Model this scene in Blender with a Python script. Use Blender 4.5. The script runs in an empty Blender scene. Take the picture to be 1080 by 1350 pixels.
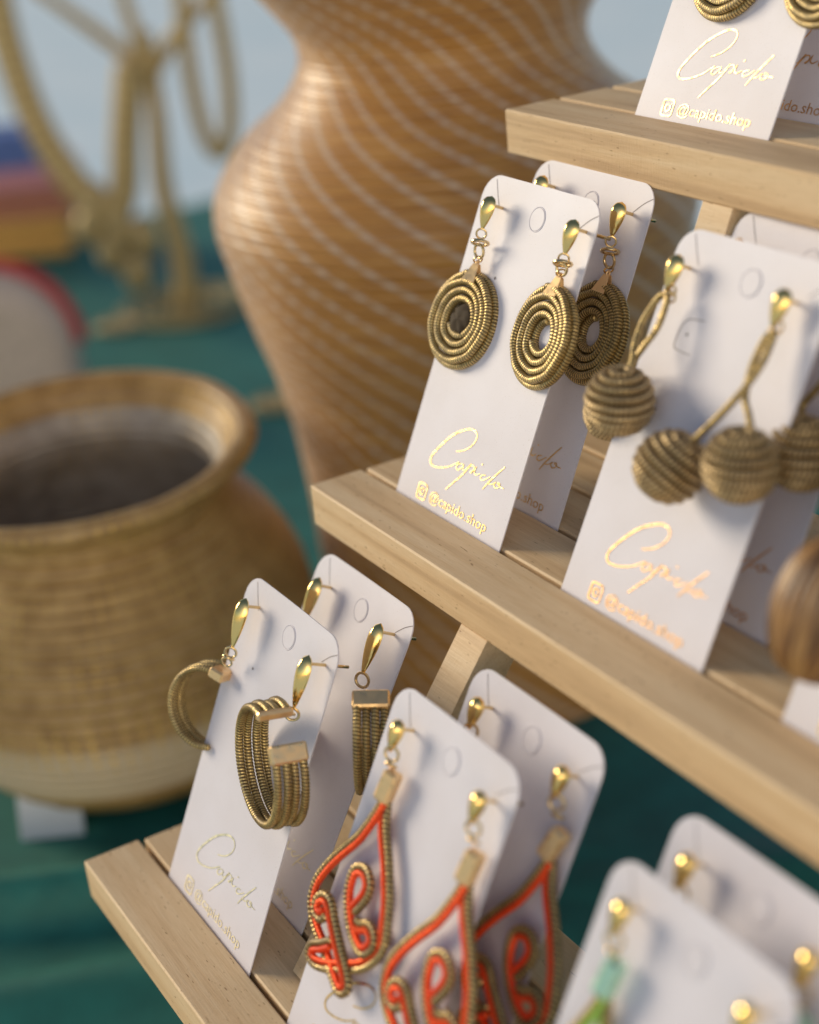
import bpy, math, random
from mathutils import Vector, Matrix, noise as mnoise

random.seed(7)
scene = bpy.context.scene
col = scene.collection
scene.unit_settings.scale_length = 0.01          # one unit is one centimetre

# ------------------------------------------------------------------ camera
CAM = Vector((38.1955, -17.5104, 17.7992))
RT, DN, FW = (Vector((0.50846, 0.85575, -0.09572)), Vector((0.31063, -0.28596, -0.9065)), Vector((-0.80311, 0.43118, -0.41122)))
cam_data = bpy.data.cameras.new('camera')
cam = bpy.data.objects.new('camera', cam_data); col.objects.link(cam)
m3 = Matrix((RT, -DN, -FW)).transposed()
cam.matrix_world = Matrix.Translation(CAM) @ m3.to_4x4()
cam_data.sensor_fit = 'VERTICAL'; cam_data.sensor_height = 36; cam_data.sensor_width = 36
cam_data.lens = 2200 / 1350 * 36
cam_data.clip_start = 1; cam_data.clip_end = 20000
cam_data.dof.use_dof = True
cam_data.dof.focus_distance = 41.0
cam_data.dof.aperture_fstop = 0.060
scene.camera = cam

# ------------------------------------------------------------------ sky, sun, exposure
SUN_DIR = Vector((-0.84, -0.46, 0.34)).normalized()    # towards the sun
world = bpy.data.worlds.new('World'); scene.world = world; world.use_nodes = True
wn = world.node_tree.nodes; wl = world.node_tree.links
sky = wn.new('ShaderNodeTexSky'); sky.sky_type = 'NISHITA'; sky.sun_disc = False
sky.sun_elevation = math.asin(SUN_DIR.z); sky.sun_rotation = -math.atan2(SUN_DIR.x, SUN_DIR.y)
wl.new(sky.outputs[0], wn['Background'].inputs[0]); wn['Background'].inputs[1].default_value = 0.105
sun_data = bpy.data.lights.new('sun', 'SUN'); sun_data.energy = 2.8; sun_data.angle = math.radians(24); sun_data.color = (1.0, 0.85, 0.62)
sun = bpy.data.objects.new('sun', sun_data); col.objects.link(sun)
sun.rotation_euler = SUN_DIR.to_track_quat('Z', 'Y').to_euler(); sun.location = SUN_DIR * 300
scene.view_settings.view_transform = 'Standard'; scene.view_settings.look = 'None'
scene.view_settings.exposure = 0.06; scene.view_settings.gamma = 1.0
scene.cycles.use_denoising = True
scene.cycles.max_bounces = 8

# ------------------------------------------------------------------ materials
def mat(name):
    m = bpy.data.materials.new(name); m.use_nodes = True
    return m, m.node_tree.nodes, m.node_tree.links, m.node_tree.nodes['Principled BSDF']
def N(nodes, kind, **kw):
    n = nodes.new(kind)
    for k, v in kw.items():
        if hasattr(n, k): setattr(n, k, v)
        else: n.inputs[k].default_value = v
    return n
def ramp(nodes, stops):
    r = nodes.new('ShaderNodeValToRGB'); e = r.color_ramp.elements
    while len(e) < len(stops): e.new(0.5)
    for q, (p, c) in zip(e, stops): q.position = p; q.color = (*c, 1) if len(c) == 3 else c
    return r
def math_node(nodes, links, op, a, b=None):
    n = nodes.new('ShaderNodeMath'); n.operation = op
    for i, x in enumerate((a, b)):
        if x is None: continue
        if isinstance(x, (int, float)): n.inputs[i].default_value = x
        else: links.new(x, n.inputs[i])
    return n.outputs[0]

def metal(name, c, rough, bump=0):
    m, n, l, p = mat(name)
    p.inputs['Base Color'].default_value = (*c, 1); p.inputs['Metallic'].default_value = 1; p.inputs['Roughness'].default_value = rough
    tc = N(n, 'ShaderNodeTexCoord'); nz = N(n, 'ShaderNodeTexNoise', Scale=6.0, Detail=3.0)
    l.new(tc.outputs['Object'], nz.inputs['Vector'])
    rr = ramp(n, [(0.3, (rough * .7,) * 3), (0.7, (rough * 1.5,) * 3)]); l.new(nz.outputs[0], rr.inputs[0]); l.new(rr.outputs[0], p.inputs['Roughness'])
    if bump:
        b = N(n, 'ShaderNodeBump', Strength=bump, Distance=0.02); l.new(nz.outputs[0], b.inputs['Height']); l.new(b.outputs[0], p.inputs['Normal'])
    return m
M_GOLD = metal('polished_gold', (0.98, 0.70, 0.26), 0.14, 0.2)
M_CAP = metal('brushed_gold', (0.95, 0.66, 0.34), 0.36, 0.15)
M_CAP.node_tree.nodes['Principled BSDF'].inputs['Metallic'].default_value = .8
M_WIRE = metal('gold_wire', (0.78, 0.58, 0.30), 0.2)
M_FOIL_REFL_COPPER = metal('gold_foil_copper_reflection', (0.72, 0.43, 0.20), 0.36, 0.5)  # copper reflection on the gold print, put into the foil colour
M_FOIL_REFL_PALE = metal('gold_foil_pale_reflection', (0.93, 0.86, 0.64), 0.36, 0.5)  # pale reflection on the gold print, painted in as base colour
M_FOIL = metal('gold_foil', (0.82, 0.57, 0.25), 0.32, 0.5)

def cord(name, lo, hi, thread, pitch, metallic=0.35, rough=0.42, tshare=0.3):
    """wound cord: UV.x is the length along it, UV.y goes round it"""
    m, n, l, p = mat(name)
    uv = N(n, 'ShaderNodeUVMap'); sp = N(n, 'ShaderNodeSeparateXYZ'); l.new(uv.outputs[0], sp.inputs[0])
    a = math_node(n, l, 'MULTIPLY', sp.outputs[0], 1 / pitch)
    b = math_node(n, l, 'ADD', a, math_node(n, l, 'MULTIPLY', sp.outputs[1], 1.0))
    f = math_node(n, l, 'FRACT', b)
    tr = ramp(n, [(0.0, (1, 1, 1)), (tshare, (1, 1, 1)), (tshare + .12, (0, 0, 0)), (0.9, (0, 0, 0)), (1, (1, 1, 1))]); l.new(f, tr.inputs[0])
    tc = N(n, 'ShaderNodeTexCoord'); nz = N(n, 'ShaderNodeTexNoise', Scale=3.2, Detail=4.0); l.new(tc.outputs['Object'], nz.inputs['Vector'])
    nz2 = N(n, 'ShaderNodeTexNoise', Scale=24.0, Detail=2.0); l.new(tc.outputs['Object'], nz2.inputs['Vector'])
    base = ramp(n, [(0.33, lo), (0.67, hi)]); l.new(nz.outputs[0], base.inputs[0])
    fl = ramp(n, [(0.36, (0.25,) * 3), (0.56, (1.0,) * 3)]); l.new(nz2.outputs[0], fl.inputs[0])
    fac = math_node(n, l, 'MULTIPLY', tr.outputs[0], fl.outputs[0])
    mx = N(n, 'ShaderNodeMix', data_type='RGBA'); l.new(fac, mx.inputs[0]); l.new(base.outputs[0], mx.inputs[6]); mx.inputs[7].default_value = (*thread, 1)
    l.new(mx.outputs[2], p.inputs['Base Color'])
    mm = math_node(n, l, 'MULTIPLY_ADD', fac, 0.7); mm.node.inputs[2].default_value = metallic; l.new(mm, p.inputs['Metallic'])
    p.inputs['Roughness'].default_value = rough
    return m
M_GRASS = cord('golden_grass_cord', (0.10, 0.058, 0.016), (0.23, 0.155, 0.05), (0.84, 0.62, 0.26), 0.085, 0.15, 0.42)
M_BALL = cord('golden_grass_ball', (0.15, 0.09, 0.032), (0.32, 0.205, 0.082), (0.74, 0.56, 0.30), 0.10, 0.15, 0.5)
M_ORANGE = cord('orange_silk_cord', (0.70, 0.028, 0.004), (0.92, 0.055, 0.008), (1.0, 0.16, 0.04), 0.095, 0.0, 0.42, 0.35)
M_ORANGE.node_tree.nodes['Principled BSDF'].inputs['Specular IOR Level'].default_value = .25
M_GREEN = cord('green_silk_cord', (0.16, 0.36, 0.03), (0.28, 0.5, 0.06), (0.4, 0.6, 0.12), 0.07, 0.0, 0.45)
M_GRASS2 = cord('wound_grass_brown', (0.10, 0.055, 0.015), (0.21, 0.125, 0.035), (0.95, 0.70, 0.30), 0.115, 0.15, 0.34, 0.18)
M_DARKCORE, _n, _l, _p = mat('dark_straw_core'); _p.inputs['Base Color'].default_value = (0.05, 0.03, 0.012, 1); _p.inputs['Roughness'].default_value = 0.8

def paper(name, c):
    m, n, l, p = mat(name)
    tc = N(n, 'ShaderNodeTexCoord'); nz = N(n, 'ShaderNodeTexNoise', Scale=14.0, Detail=6.0, Roughness=0.7); l.new(tc.outputs['Object'], nz.inputs['Vector'])
    big = N(n, 'ShaderNodeTexNoise', Scale=0.55, Detail=3.0); oi = N(n, 'ShaderNodeObjectInfo'); va = N(n, 'ShaderNodeVectorMath', operation='ADD'); l.new(tc.outputs['Object'], va.inputs[0]); l.new(math_node(n, l, 'MULTIPLY', oi.outputs['Random'], 40.0), va.inputs[1]); l.new(va.outputs[0], big.inputs['Vector'])
    r = ramp(n, [(0.3, tuple(x * q for x, q in zip(c, (.93, .915, .90)))), (0.7, c)]); l.new(big.outputs[0], r.inputs[0])
    # fine specks of the uncoated board
    sp = N(n, 'ShaderNodeTexNoise', Scale=30.0, Detail=1.0); l.new(tc.outputs['Object'], sp.inputs['Vector'])
    sr = ramp(n, [(0.70, (1, 1, 1)), (0.76, (0.80, 0.76, 0.72))]); l.new(sp.outputs[0], sr.inputs[0])
    mx = N(n, 'ShaderNodeMix', data_type='RGBA', blend_type='MULTIPLY'); mx.inputs[0].default_value = 1
    l.new(r.outputs[0], mx.inputs[6]); l.new(sr.outputs[0], mx.inputs[7]); l.new(mx.outputs[2], p.inputs['Base Color'])
    p.inputs['Roughness'].default_value = 0.48; p.inputs['Specular IOR Level'].default_value = 0.45
    b = N(n, 'ShaderNodeBump', Strength=0.22, Distance=0.01); l.new(nz.outputs[0], b.inputs['Height']); l.new(b.outputs[0], p.inputs['Normal'])
    return m
M_PAPER = paper('card_paper', (0.74, 0.715, 0.785))
M_TAG = paper('tag_paper', (0.78, 0.78, 0.80))
M_SLIT, _n, _l, _p = mat('cut_line'); _p.inputs['Base Color'].default_value = (0.24, 0.21, 0.21, 1); _p.inputs['Roughness'].default_value = 0.8

def wood(name):
    m, n, l, p = mat(name)
    tc = N(n, 'ShaderNodeTexCoord'); oi = N(n, 'ShaderNodeObjectInfo')
    off = N(n, 'ShaderNodeVectorMath', operation='MULTIPLY_ADD'); cv = N(n, 'ShaderNodeCombineXYZ')
    l.new(oi.outputs['Random'], cv.inputs[0]); l.new(oi.outputs['Random'], cv.inputs[1]); l.new(oi.outputs['Random'], cv.inputs[2])
    l.new(cv.outputs[0], off.inputs[0]); off.inputs[1].default_value = (31, 17, 23); l.new(tc.outputs['Object'], off.inputs[2])
    mp = N(n, 'ShaderNodeMapping'); mp.inputs['Scale'].default_value = (0.05, 1.3, 1.3); l.new(off.outputs[0], mp.inputs[0])
    nz = N(n, 'ShaderNodeTexNoise', Scale=1.6, Detail=5.0, Distortion=0.4); l.new(mp.outputs[0], nz.inputs['Vector'])
    mp2 = N(n, 'ShaderNodeMapping'); mp2.inputs['Scale'].default_value = (0.6, 9, 9); l.new(off.outputs[0], mp2.inputs[0])
    nz2 = N(n, 'ShaderNodeTexNoise', Scale=2.5, Detail=4.0); l.new(mp2.outputs[0], nz2.inputs['Vector'])
    rg = ramp(n, [(0.32, (0.60, 0.405, 0.225)), (0.45, (0.72, 0.505, 0.285)), (0.64, (0.78, 0.58, 0.355))]); l.new(nz.outputs[0], rg.inputs[0])
    rf = ramp(n, [(0.3, (0.90, 0.87, 0.82)), (0.6, (1, 1, 1))]); l.new(nz2.outputs[0], rf.inputs[0])
    mx = N(n, 'ShaderNodeMix', data_type='RGBA', blend_type='MULTIPLY'); mx.inputs[0].default_value = 0.8
    l.new(rg.outputs[0], mx.inputs[6]); l.new(rf.outputs[0], mx.inputs[7])
    # short dark pores
    mp3 = N(n, 'ShaderNodeMapping'); mp3.inputs['Scale'].default_value = (2.2, 9, 9); l.new(off.outputs[0], mp3.inputs[0])
    nz3 = N(n, 'ShaderNodeTexNoise', Scale=1.7, Detail=1.0); l.new(mp3.outputs[0], nz3.inputs['Vector'])
    r3 = ramp(n, [(0.70, (1, 1, 1)), (0.78, (0.5, 0.4, 0.32))]); l.new(nz3.outputs[0], r3.inputs[0])
    mx2 = N(n, 'ShaderNodeMix', data_type='RGBA', blend_type='MULTIPLY'); mx2.inputs[0].default_value = 1
    l.new(mx.outputs[2], mx2.inputs[6]); l.new(r3.outputs[0], mx2.inputs[7])
    l.new(mx2.outputs[2], p.inputs['Base Color']); p.inputs['Roughness'].default_value = 0.58
    # saw marks across the grain
    mp4 = N(n, 'ShaderNodeMapping'); mp4.inputs['Scale'].default_value = (20, 3.5, 3.5); l.new(off.outputs[0], mp4.inputs[0])
    nz4 = N(n, 'ShaderNodeTexNoise', Scale=1.0, Detail=3.0); l.new(mp4.outputs[0], nz4.inputs['Vector'])
    sm = math_node(n, l, 'ADD', nz4.outputs[0], nz2.outputs[0])
    b = N(n, 'ShaderNodeBump', Strength=0.45, Distance=0.02); l.new(sm, b.inputs['Height']); l.new(b.outputs[0], p.inputs['Normal'])
    return m
M_WOOD = wood('raw_pine')

def cloth(name, c, scale=9.0):
    m, n, l, p = mat(name)
    tc = N(n, 'ShaderNodeTexCoord'); nz = N(n, 'ShaderNodeTexNoise', Scale=scale, Detail=3.0); l.new(tc.outputs['Object'], nz.inputs['Vector'])
    r = ramp(n, [(0.3, tuple(x * .8 for x in c)), (0.7, tuple(min(1, x * 1.15) for x in c))]); l.new(nz.outputs[0], r.inputs[0]); l.new(r.outputs[0], p.inputs['Base Color'])
    p.inputs['Roughness'].default_value = 0.65
    b = N(n, 'ShaderNodeBump', Strength=0.2, Distance=0.05); l.new(nz.outputs[0], b.inputs['Height']); l.new(b.outputs[0], p.inputs['Normal'])
    return m

# ------------------------------------------------------------------ mesh helpers
class MB:
    def __init__(s): s.v = []; s.f = []; s.uv = []; s.sm = []
    def quad_uv(s, idx, uvs, smooth=True): s.f.append(idx); s.uv.append(uvs); s.sm.append(smooth)
    def mesh(s, name):
        me = bpy.data.meshes.new(name); me.from_pydata(s.v, [], s.f)
        ul = me.uv_layers.new(name='UVMap'); i = 0
        flat = []
        for u in s.uv:
            for a in u: flat += [a[0], a[1]]
        ul.data.foreach_set('uv', flat)
        me.polygons.foreach_set('use_smooth', s.sm)
        me.update(); return me
    def build(s, name, material, parent=None, loc=None):
        return link(name, s.mesh(name), material, parent, loc)
def link(name, me, material, parent=None, loc=None):
    if material and not me.materials: me.materials.append(material)
    o = bpy.data.objects.new(name, me); col.objects.link(o)
    if parent: o.parent = parent
    if loc is not None: o.location = loc
    return o
def tag(o, label=None, cat=None, group=None, kind=None):
    if label: o['label'] = label
    if cat: o['category'] = cat
    if group: o['group'] = group
    if kind: o['kind'] = kind
    return o
def empty(name, matrix):
    o = bpy.data.objects.new(name, None); col.objects.link(o); o.empty_display_size = .3; o.matrix_world = matrix
    return o

def smooth_path(P, step, closed=False):
    """Catmull-Rom through the points, resampled evenly"""
    P = [Vector(p) for p in P]; n = len(P); out = []
    segs = n if closed else n - 1
    for i in range(segs):
        g = (lambda k: P[k % n]) if closed else (lambda k: P[min(max(k, 0), n - 1)])
        p0, p1, p2, p3 = g(i - 1), g(i), g(i + 1), g(i + 2)
        K = max(2, int((p2 - p1).length / step * 3))
        for k in range(K):
            t = k / K
            out.append(0.5 * ((2 * p1) + (p2 - p0) * t + (2 * p0 - 5 * p1 + 4 * p2 - p3) * t * t + (3 * p1 - p0 - 3 * p2 + p3) * t ** 3))
    out.append(P[0] if closed else P[-1])
    res = [out[0]]; acc = 0; prev = out[0]
    for q in out[1:]:
        d = (q - prev).length
        while acc + d >= step and d > 1e-9:
            t = (step - acc) / d; prev = prev.lerp(q, t); res.append(prev.copy()); d = (q - prev).length; acc = 0
        acc += d; prev = q
    if not closed and (res[-1] - out[-1]).length > step * .3: res.append(out[-1])
    return res
def tube(mb, P, r, seg=8, wrap=None, amp=0.12, closed=False, taper=None, u0=0.0):
    """P evenly spaced; r radius; wrap = pitch of the winding, gives the cord its ridges"""
    n = len(P); base = len(mb.v); t0 = None; nrm = None; L = u0
    rings = n
    for i, p in enumerate(P):
        a = P[(i - 1) % n] if closed else P[max(i - 1, 0)]; b = P[(i + 1) % n] if closed else P[min(i + 1, n - 1)]
        t = (b - a).normalized()
        if nrm is None:
            nrm = t.orthogonal().normalized()
        else:
            nrm = (nrm - t * nrm.dot(t)).normalized()
        bi = t.cross(nrm)
        if i: L += (p - P[i - 1]).length
        rr = r if taper is None else r * taper(i / (n - 1))
        for k in range(seg + 1):
            w = k / seg; A = w * math.tau
            q = rr
            if wrap:
                ph = (L / wrap + w) % 1.0
                q = rr * (1 + amp * (math.sin(ph * math.pi) ** 0.7 - 0.75))
            mb.v.append(p + (nrm * math.cos(A) + bi * math.sin(A)) * q)
        if i: 
            for k in range(seg):
                i0 = base + (i - 1) * (seg + 1) + k; i1 = i0 + seg + 1; d = (p - P[i - 1]).length
                mb.quad_uv((i0, i0 + 1, i1 + 1, i1), ((L - d, k / seg), (L - d, (k + 1) / seg), (L, (k + 1) / seg), (L, k / seg)))
    if closed:
        for k in range(seg):
            i0 = base + (n - 1) * (seg + 1) + k; i1 = base + k
            mb.quad_uv((i0, i0 + 1, i1 + 1, i1), ((L, k / seg), (L, (k + 1) / seg), (L, (k + 1) / seg), (L, k / seg)))
    else:
        for s, i in ((1, 0), (-1, n - 1)):
            c = len(mb.v); mb.v.append(P[i].copy()); bb = base + i * (seg + 1)
            for k in range(seg):
                f = (c, bb + k + 1, bb + k) if s == 1 else (c, bb + k, bb + k + 1)
                mb.quad_uv(f, ((0, 0),) * 3)
    return mb
def ring(mb, c, ax, r, w, seg=20, ts=6):
    """plain closed wire ring, centre c, axis ax"""
    c = Vector(c); ax = Vector(ax).normalized(); e = ax.orthogonal().normalized(); g = ax.cross(e)
    tube(mb, [c + (e * math.cos(i / seg * math.tau) + g * math.sin(i / seg * math.tau)) * r for i in range(seg)], w, ts, closed=True)
def lathe(mb, prof, seg=64, fn=None, z0=0.0):
    """prof: (radius, z); fn(r, z, angle) -> radius"""
    base = len(mb.v); L = 0
    for j, (r, z) in enumerate(prof):
        for k in range(seg + 1):
            a = k / seg * math.tau; q = fn(r, z, a) if fn else r
            mb.v.append(Vector((q * math.cos(a), q * math.sin(a), z + z0)))
        if j:
            d = math.hypot(r - prof[j - 1][0], z - prof[j - 1][1]); 
            for k in range(seg):
                i0 = base + (j - 1) * (seg + 1) + k; i1 = i0 + seg + 1
                mb.quad_uv((i0, i0 + 1, i1 + 1, i1), ((k / seg, L), ((k + 1) / seg, L), ((k + 1) / seg, L + d), (k / seg, L + d)))
            L += d
    return mb
def rbox(mb, lo, hi, bev=0.05, xf=None, jit=None):
    """box with chamfered edges"""
    x0, y0, z0 = lo; x1, y1, z1 = hi; b = bev; base = len(mb.v)
    idx = {}
    for sx in (0, 1):
        for sy in (0, 1):
            for sz in (0, 1):
                X, Y, Z = (x0, x1)[sx], (y0, y1)[sy], (z0, z1)[sz]; dx, dy, dz = (b, -b)[sx], (b, -b)[sy], (b, -b)[sz]
                for a, p in enumerate(((X, Y + dy, Z + dz), (X + dx, Y, Z + dz), (X + dx, Y + dy, Z))):
                    idx[sx, sy, sz, a] = len(mb.v); q = Vector(p); mb.v.append(xf(q) if xf else q)
    def add(f): mb.quad_uv(tuple(f), tuple((0, 0) for _ in f), False)
    for a in range(3):
        for s in (0, 1):
            o = [(0, 0), (1, 0), (1, 1), (0, 1)]
            f = []
            for (p, q) in o:
                k = [0, 0, 0]; k[a] = s; k[(a + 1) % 3] = p; k[(a + 2) % 3] = q; f.append(idx[k[0], k[1], k[2], a])
            add(f if s else f[::-1])
    for a in range(3):          # edges along axis a
        b1, c1 = (a + 1) % 3, (a + 2) % 3
        for p in (0, 1):
            for q in (0, 1):
                f = []
                for t, w in ((0, b1), (1, b1), (1, c1), (0, c1)):
                    k = [0, 0, 0]; k[a] = t; k[b1] = p; k[c1] = q; f.append(idx[k[0], k[1], k[2], w])
                add(f if (p == q) else f[::-1])
    for sx in (0, 1):
        for sy in (0, 1):
            for sz in (0, 1):
                f = [idx[sx, sy, sz, 0], idx[sx, sy, sz, 1], idx[sx, sy, sz, 2]]
                add(f if (sx + sy + sz) % 2 else f[::-1])
    return mb
def fan(mb, pts, smooth=False, uv=(0, 0)):
    b = len(mb.v); mb.v += [Vector(p) for p in pts]; mb.quad_uv(tuple(range(b, b + len(pts))), tuple(uv for _ in pts), smooth)

# ------------------------------------------------------------------ the setting: ground, table under its cloth
TZ = -17.7
g = MB(); fan(g, [(-9000, -9000, -93), (9000, -9000, -93), (9000, 9000, -93), (-9000, 9000, -93)])
mg, n_, l_, p_ = mat('pale_blue_paving')
tc = N(n_, 'ShaderNodeTexCoord'); nz = N(n_, 'ShaderNodeTexNoise', Scale=0.02, Detail=5.0); l_.new(tc.outputs['Object'], nz.inputs['Vector'])
rr = ramp(n_, [(0.35, (0.70, 0.84, 0.90)), (0.65, (0.82, 0.91, 0.94))]); l_.new(nz.outputs[0], rr.inputs[0]); l_.new(rr.outputs[0], p_.inputs['Base Color']); p_.inputs['Roughness'].default_value = 0.8
tag(g.build('ground', mg), kind='structure')

M_TEAL = cloth('teal_cloth', (0.017, 0.155, 0.125), 0.6)
def cloth_z(x, y):
    s = -0.881 * x + 0.473 * y; t = 0.51 * x + 0.86 * y
    w = 1 / (1 + math.exp((t - 2) / 3.0))              # the folds fade out under the stand
    w2 = 1 / (1 + math.exp((s - 14) / 1.0))
    wob = 0.5 * math.sin(t * .23 + 1) + .3 * math.sin(t * .61)
    d = s - 6.4 - wob * .6
    z = 1.7 * math.exp(-(d / (1.7 if d > 0 else .62)) ** 2) * w * w2 + 0.5 * math.exp(-((s - 2.4 - wob) / 1.1) ** 2) * w - .28 * max(0, 1.6 - s) * w
    q = 1 / (1 + math.exp(-(t - 6) / 3.0))
    z += 0.5 * math.exp(-((s - 4.5 - wob) / 1.3) ** 2) * q
    z += 0.10 * mnoise.noise(Vector((x * .12, y * .12, 3)))
    return TZ + z
tb = MB(); xs = []; x = -104.0
while x < 48: xs.append(x); x += 0.45 if -24 < x < 24 else 2.2
ys = []; y = -40.0
while y < 66: ys.append(y); y += 0.45 if -22 < y < 24 else 2.2
def cv_(x, y):
    return Vector((x, y, cloth_z(x, y)))
for y in ys:
    for x in xs: tb.v.append(cv_(x, y))
W_ = len(xs)
for j in range(len(ys) - 1):
    for i in range(W_ - 1): tb.quad_uv((j * W_ + i, j * W_ + i + 1, (j + 1) * W_ + i + 1, (j + 1) * W_ + i), ((0, 0),) * 4)
# hanging sides
per = [(i, 0) for i in range(W_)] + [(W_ - 1, j) for j in range(1, len(ys))] + [(i, len(ys) - 1) for i in range(W_ - 2, -1, -1)] + [(0, j) for j in range(len(ys) - 2, 0, -1)]
pb = len(tb.v)
cx_, cy_ = (xs[0] + xs[-1]) / 2, (ys[0] + ys[-1]) / 2
for k, (i, j) in enumerate(per):
    o = tb.v[j * W_ + i]; d = Vector((o.x - cx_, o.y - cy_, 0)).normalized() * (1.5 + .8 * math.sin(k * .7)); tb.v.append(Vector((o.x + d.x, o.y + d.y, -60)))
for k in range(len(per)):
    a = per[k]; b = per[(k + 1) % len(per)]
    tb.quad_uv((a[1] * W_ + a[0], pb + k, pb + (k + 1) % len(per), b[1] * W_ + b[0]), ((0, 0),) * 4)
tag(tb.build('tablecloth', M_TEAL), 'teal green cloth spread in folds over the stall table', 'tablecloth')

# ------------------------------------------------------------------ the stepped wooden stand
SH = 1.185                                              # slat thickness
MID = Vector((0, 0, 0)); LOW = Vector((-0.086, -8.174, -8.80)); TOP = Vector((0.19, 7.05, 8.945))
stand = empty('display_stand', Matrix.Translation((0, 0, TZ)))
tag(stand, 'three-step raw pine display stand of spaced slats under the earring cards', 'display stand')
def sub(o): o.parent = stand; o.matrix_parent_inverse = stand.matrix_world.inverted(); return o
slat_mesh = []
for q in range(3):
    mb = MB(); Lr = 33.0
    nx = 1
    rbox(mb, (0, 0, -SH), (Lr, 1.62, 0), 0.045)
    slat_mesh.append(mb.mesh('slat'))
    slat_mesh[-1].materials.append(M_WOOD)
rs = random.Random(3)
for S in (MID, LOW, TOP):
    for k in range(5):
        o = bpy.data.objects.new('slat', slat_mesh[k % 3]); col.objects.link(o)
        o.location = S + Vector((0 if k == 0 else rs.uniform(-0.05, 0.12), k * 1.76, 0 if k == 0 else rs.uniform(-.02, .01)))
        o.scale = (1 + rs.uniform(0, .004), 1, 1)
        sub(o)
def strut(x, top, bot, w, t, name):
    """sloping board cut level at both ends; top, bot = (y of the front edge, z)"""
    mb = MB(); c = .04; P = []
    for X in (x, x + t):
        for (y, z) in ((top[0], top[1]), (top[0] + w, top[1]), (bot[0] + w, bot[1]), (bot[0], bot[1])): P.append((X, y, z))
    for f in ((0, 1, 2, 3), (7, 6, 5, 4), (0, 4, 5, 1), (1, 5, 6, 2), (2, 6, 7, 3), (3, 7, 4, 0)):
        fan(mb, [P[q] for q in f])
    o = mb.build(name, M_WOOD); sub(o)
for x in (7.55, 27.5):
    strut(x, (0.03, -SH - .003), (-5.6, LOW.z + .004), 1.25, 1.12, 'stringer')
    strut(x + .75, (7.09, TOP.z - SH - .003), (3.55, .004), 1.25, 1.05, 'stringer')
    strut(x, (-8.0, LOW.z - SH - .003), (-8.6, TZ + .1), 1.25, 1.12, 'front_leg')
    strut(x, (TOP.y + 7.2, TOP.z - SH - .003), (TOP.y + 7.2, TZ + .1), 1.25, 1.12, 'back_leg')

# ------------------------------------------------------------------ earring cards
CW, CH = 5.0, 8.65
def card_matrix(S, row, x, lean):
    t = math.radians(lean)
    u = Vector((1, 0, 0)); v = Vector((0, math.sin(t), math.cos(t))); n = Vector((0, -math.cos(t), math.sin(t)))
    m = Matrix((u, v, n)).transposed().to_4x4(); m.translation = S + Vector((x, 1.70 + row * 1.76, 0)); return m
R_ = 0.62
def card_outline():
    pts = [(0, -.17), (CW, -.17)]
    for cx, cy, a0 in ((CW - R_, CH - R_, 0), (R_, CH - R_, 90)):
        for k in range(9):
            a = math.radians(a0 + k * 90 / 8); pts.append((cx + R_ * math.cos(a), cy + R_ * math.sin(a)))
    return pts
def bow(u, v): return 0.05 * ((u - 2.5) / 2.5) ** 2 * (v / CH)      # cards curl a little
cm = MB(); ol = card_outline()
# face as a grid-free fan strip, 45 thousandths thick
NU = 10
def clampv(u):     # top edge height at u
    if u < R_: return CH - R_ + math.sqrt(max(0, R_ * R_ - (R_ - u) ** 2))
    if u > CW - R_: return CH - R_ + math.sqrt(max(0, R_ * R_ - (u - CW + R_) ** 2))
    return CH
us = [0, .03, .1, .2, .35, .5, R_] + [R_ + (CW - 2 * R_) * k / 8 for k in range(1, 8)] + [CW - R_, CW - .5, CW - .35, CW - .2, CW - .1, CW - .03, CW]
rows = 7
for z0, flip in ((0, False), (-.034, True)):
    b = len(cm.v)
    for u in us:
        for j in range(rows + 1):
            v = -.17 + (clampv(u) + .17) * j / rows; cm.v.append(Vector((u, v, bow(u, v) + z0)))
    for i in range(len(us) - 1):
        for j in range(rows):
            a = b + i * (rows + 1) + j; f = (a, a + rows + 1, a + rows + 2, a + 1)
            cm.quad_uv(f if not flip else f[::-1], ((0, 0),) * 4)
b2 = (rows + 1) * len(us); side = [i * (rows + 1) for i in range(len(us))] + [(len(us) - 1) * (rows + 1) + j for j in range(1, rows + 1)] + [i * (rows + 1) + rows for i in range(len(us) - 2, -1, -1)] + [j for j in range(rows - 1, 0, -1)]
for k in range(len(side)):
    a, b = side[k], side[(k + 1) % len(side)]; b0_ = len(cm.v); cm.v += [cm.v[i].copy() for i in (b, a, a + b2, b + b2)]; cm.quad_uv(tuple(range(b0_, b0_ + 4)), ((0, 0),) * 4, False)
CARD = cm.mesh('earring_card'); CARD.materials.append(M_PAPER)

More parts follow.
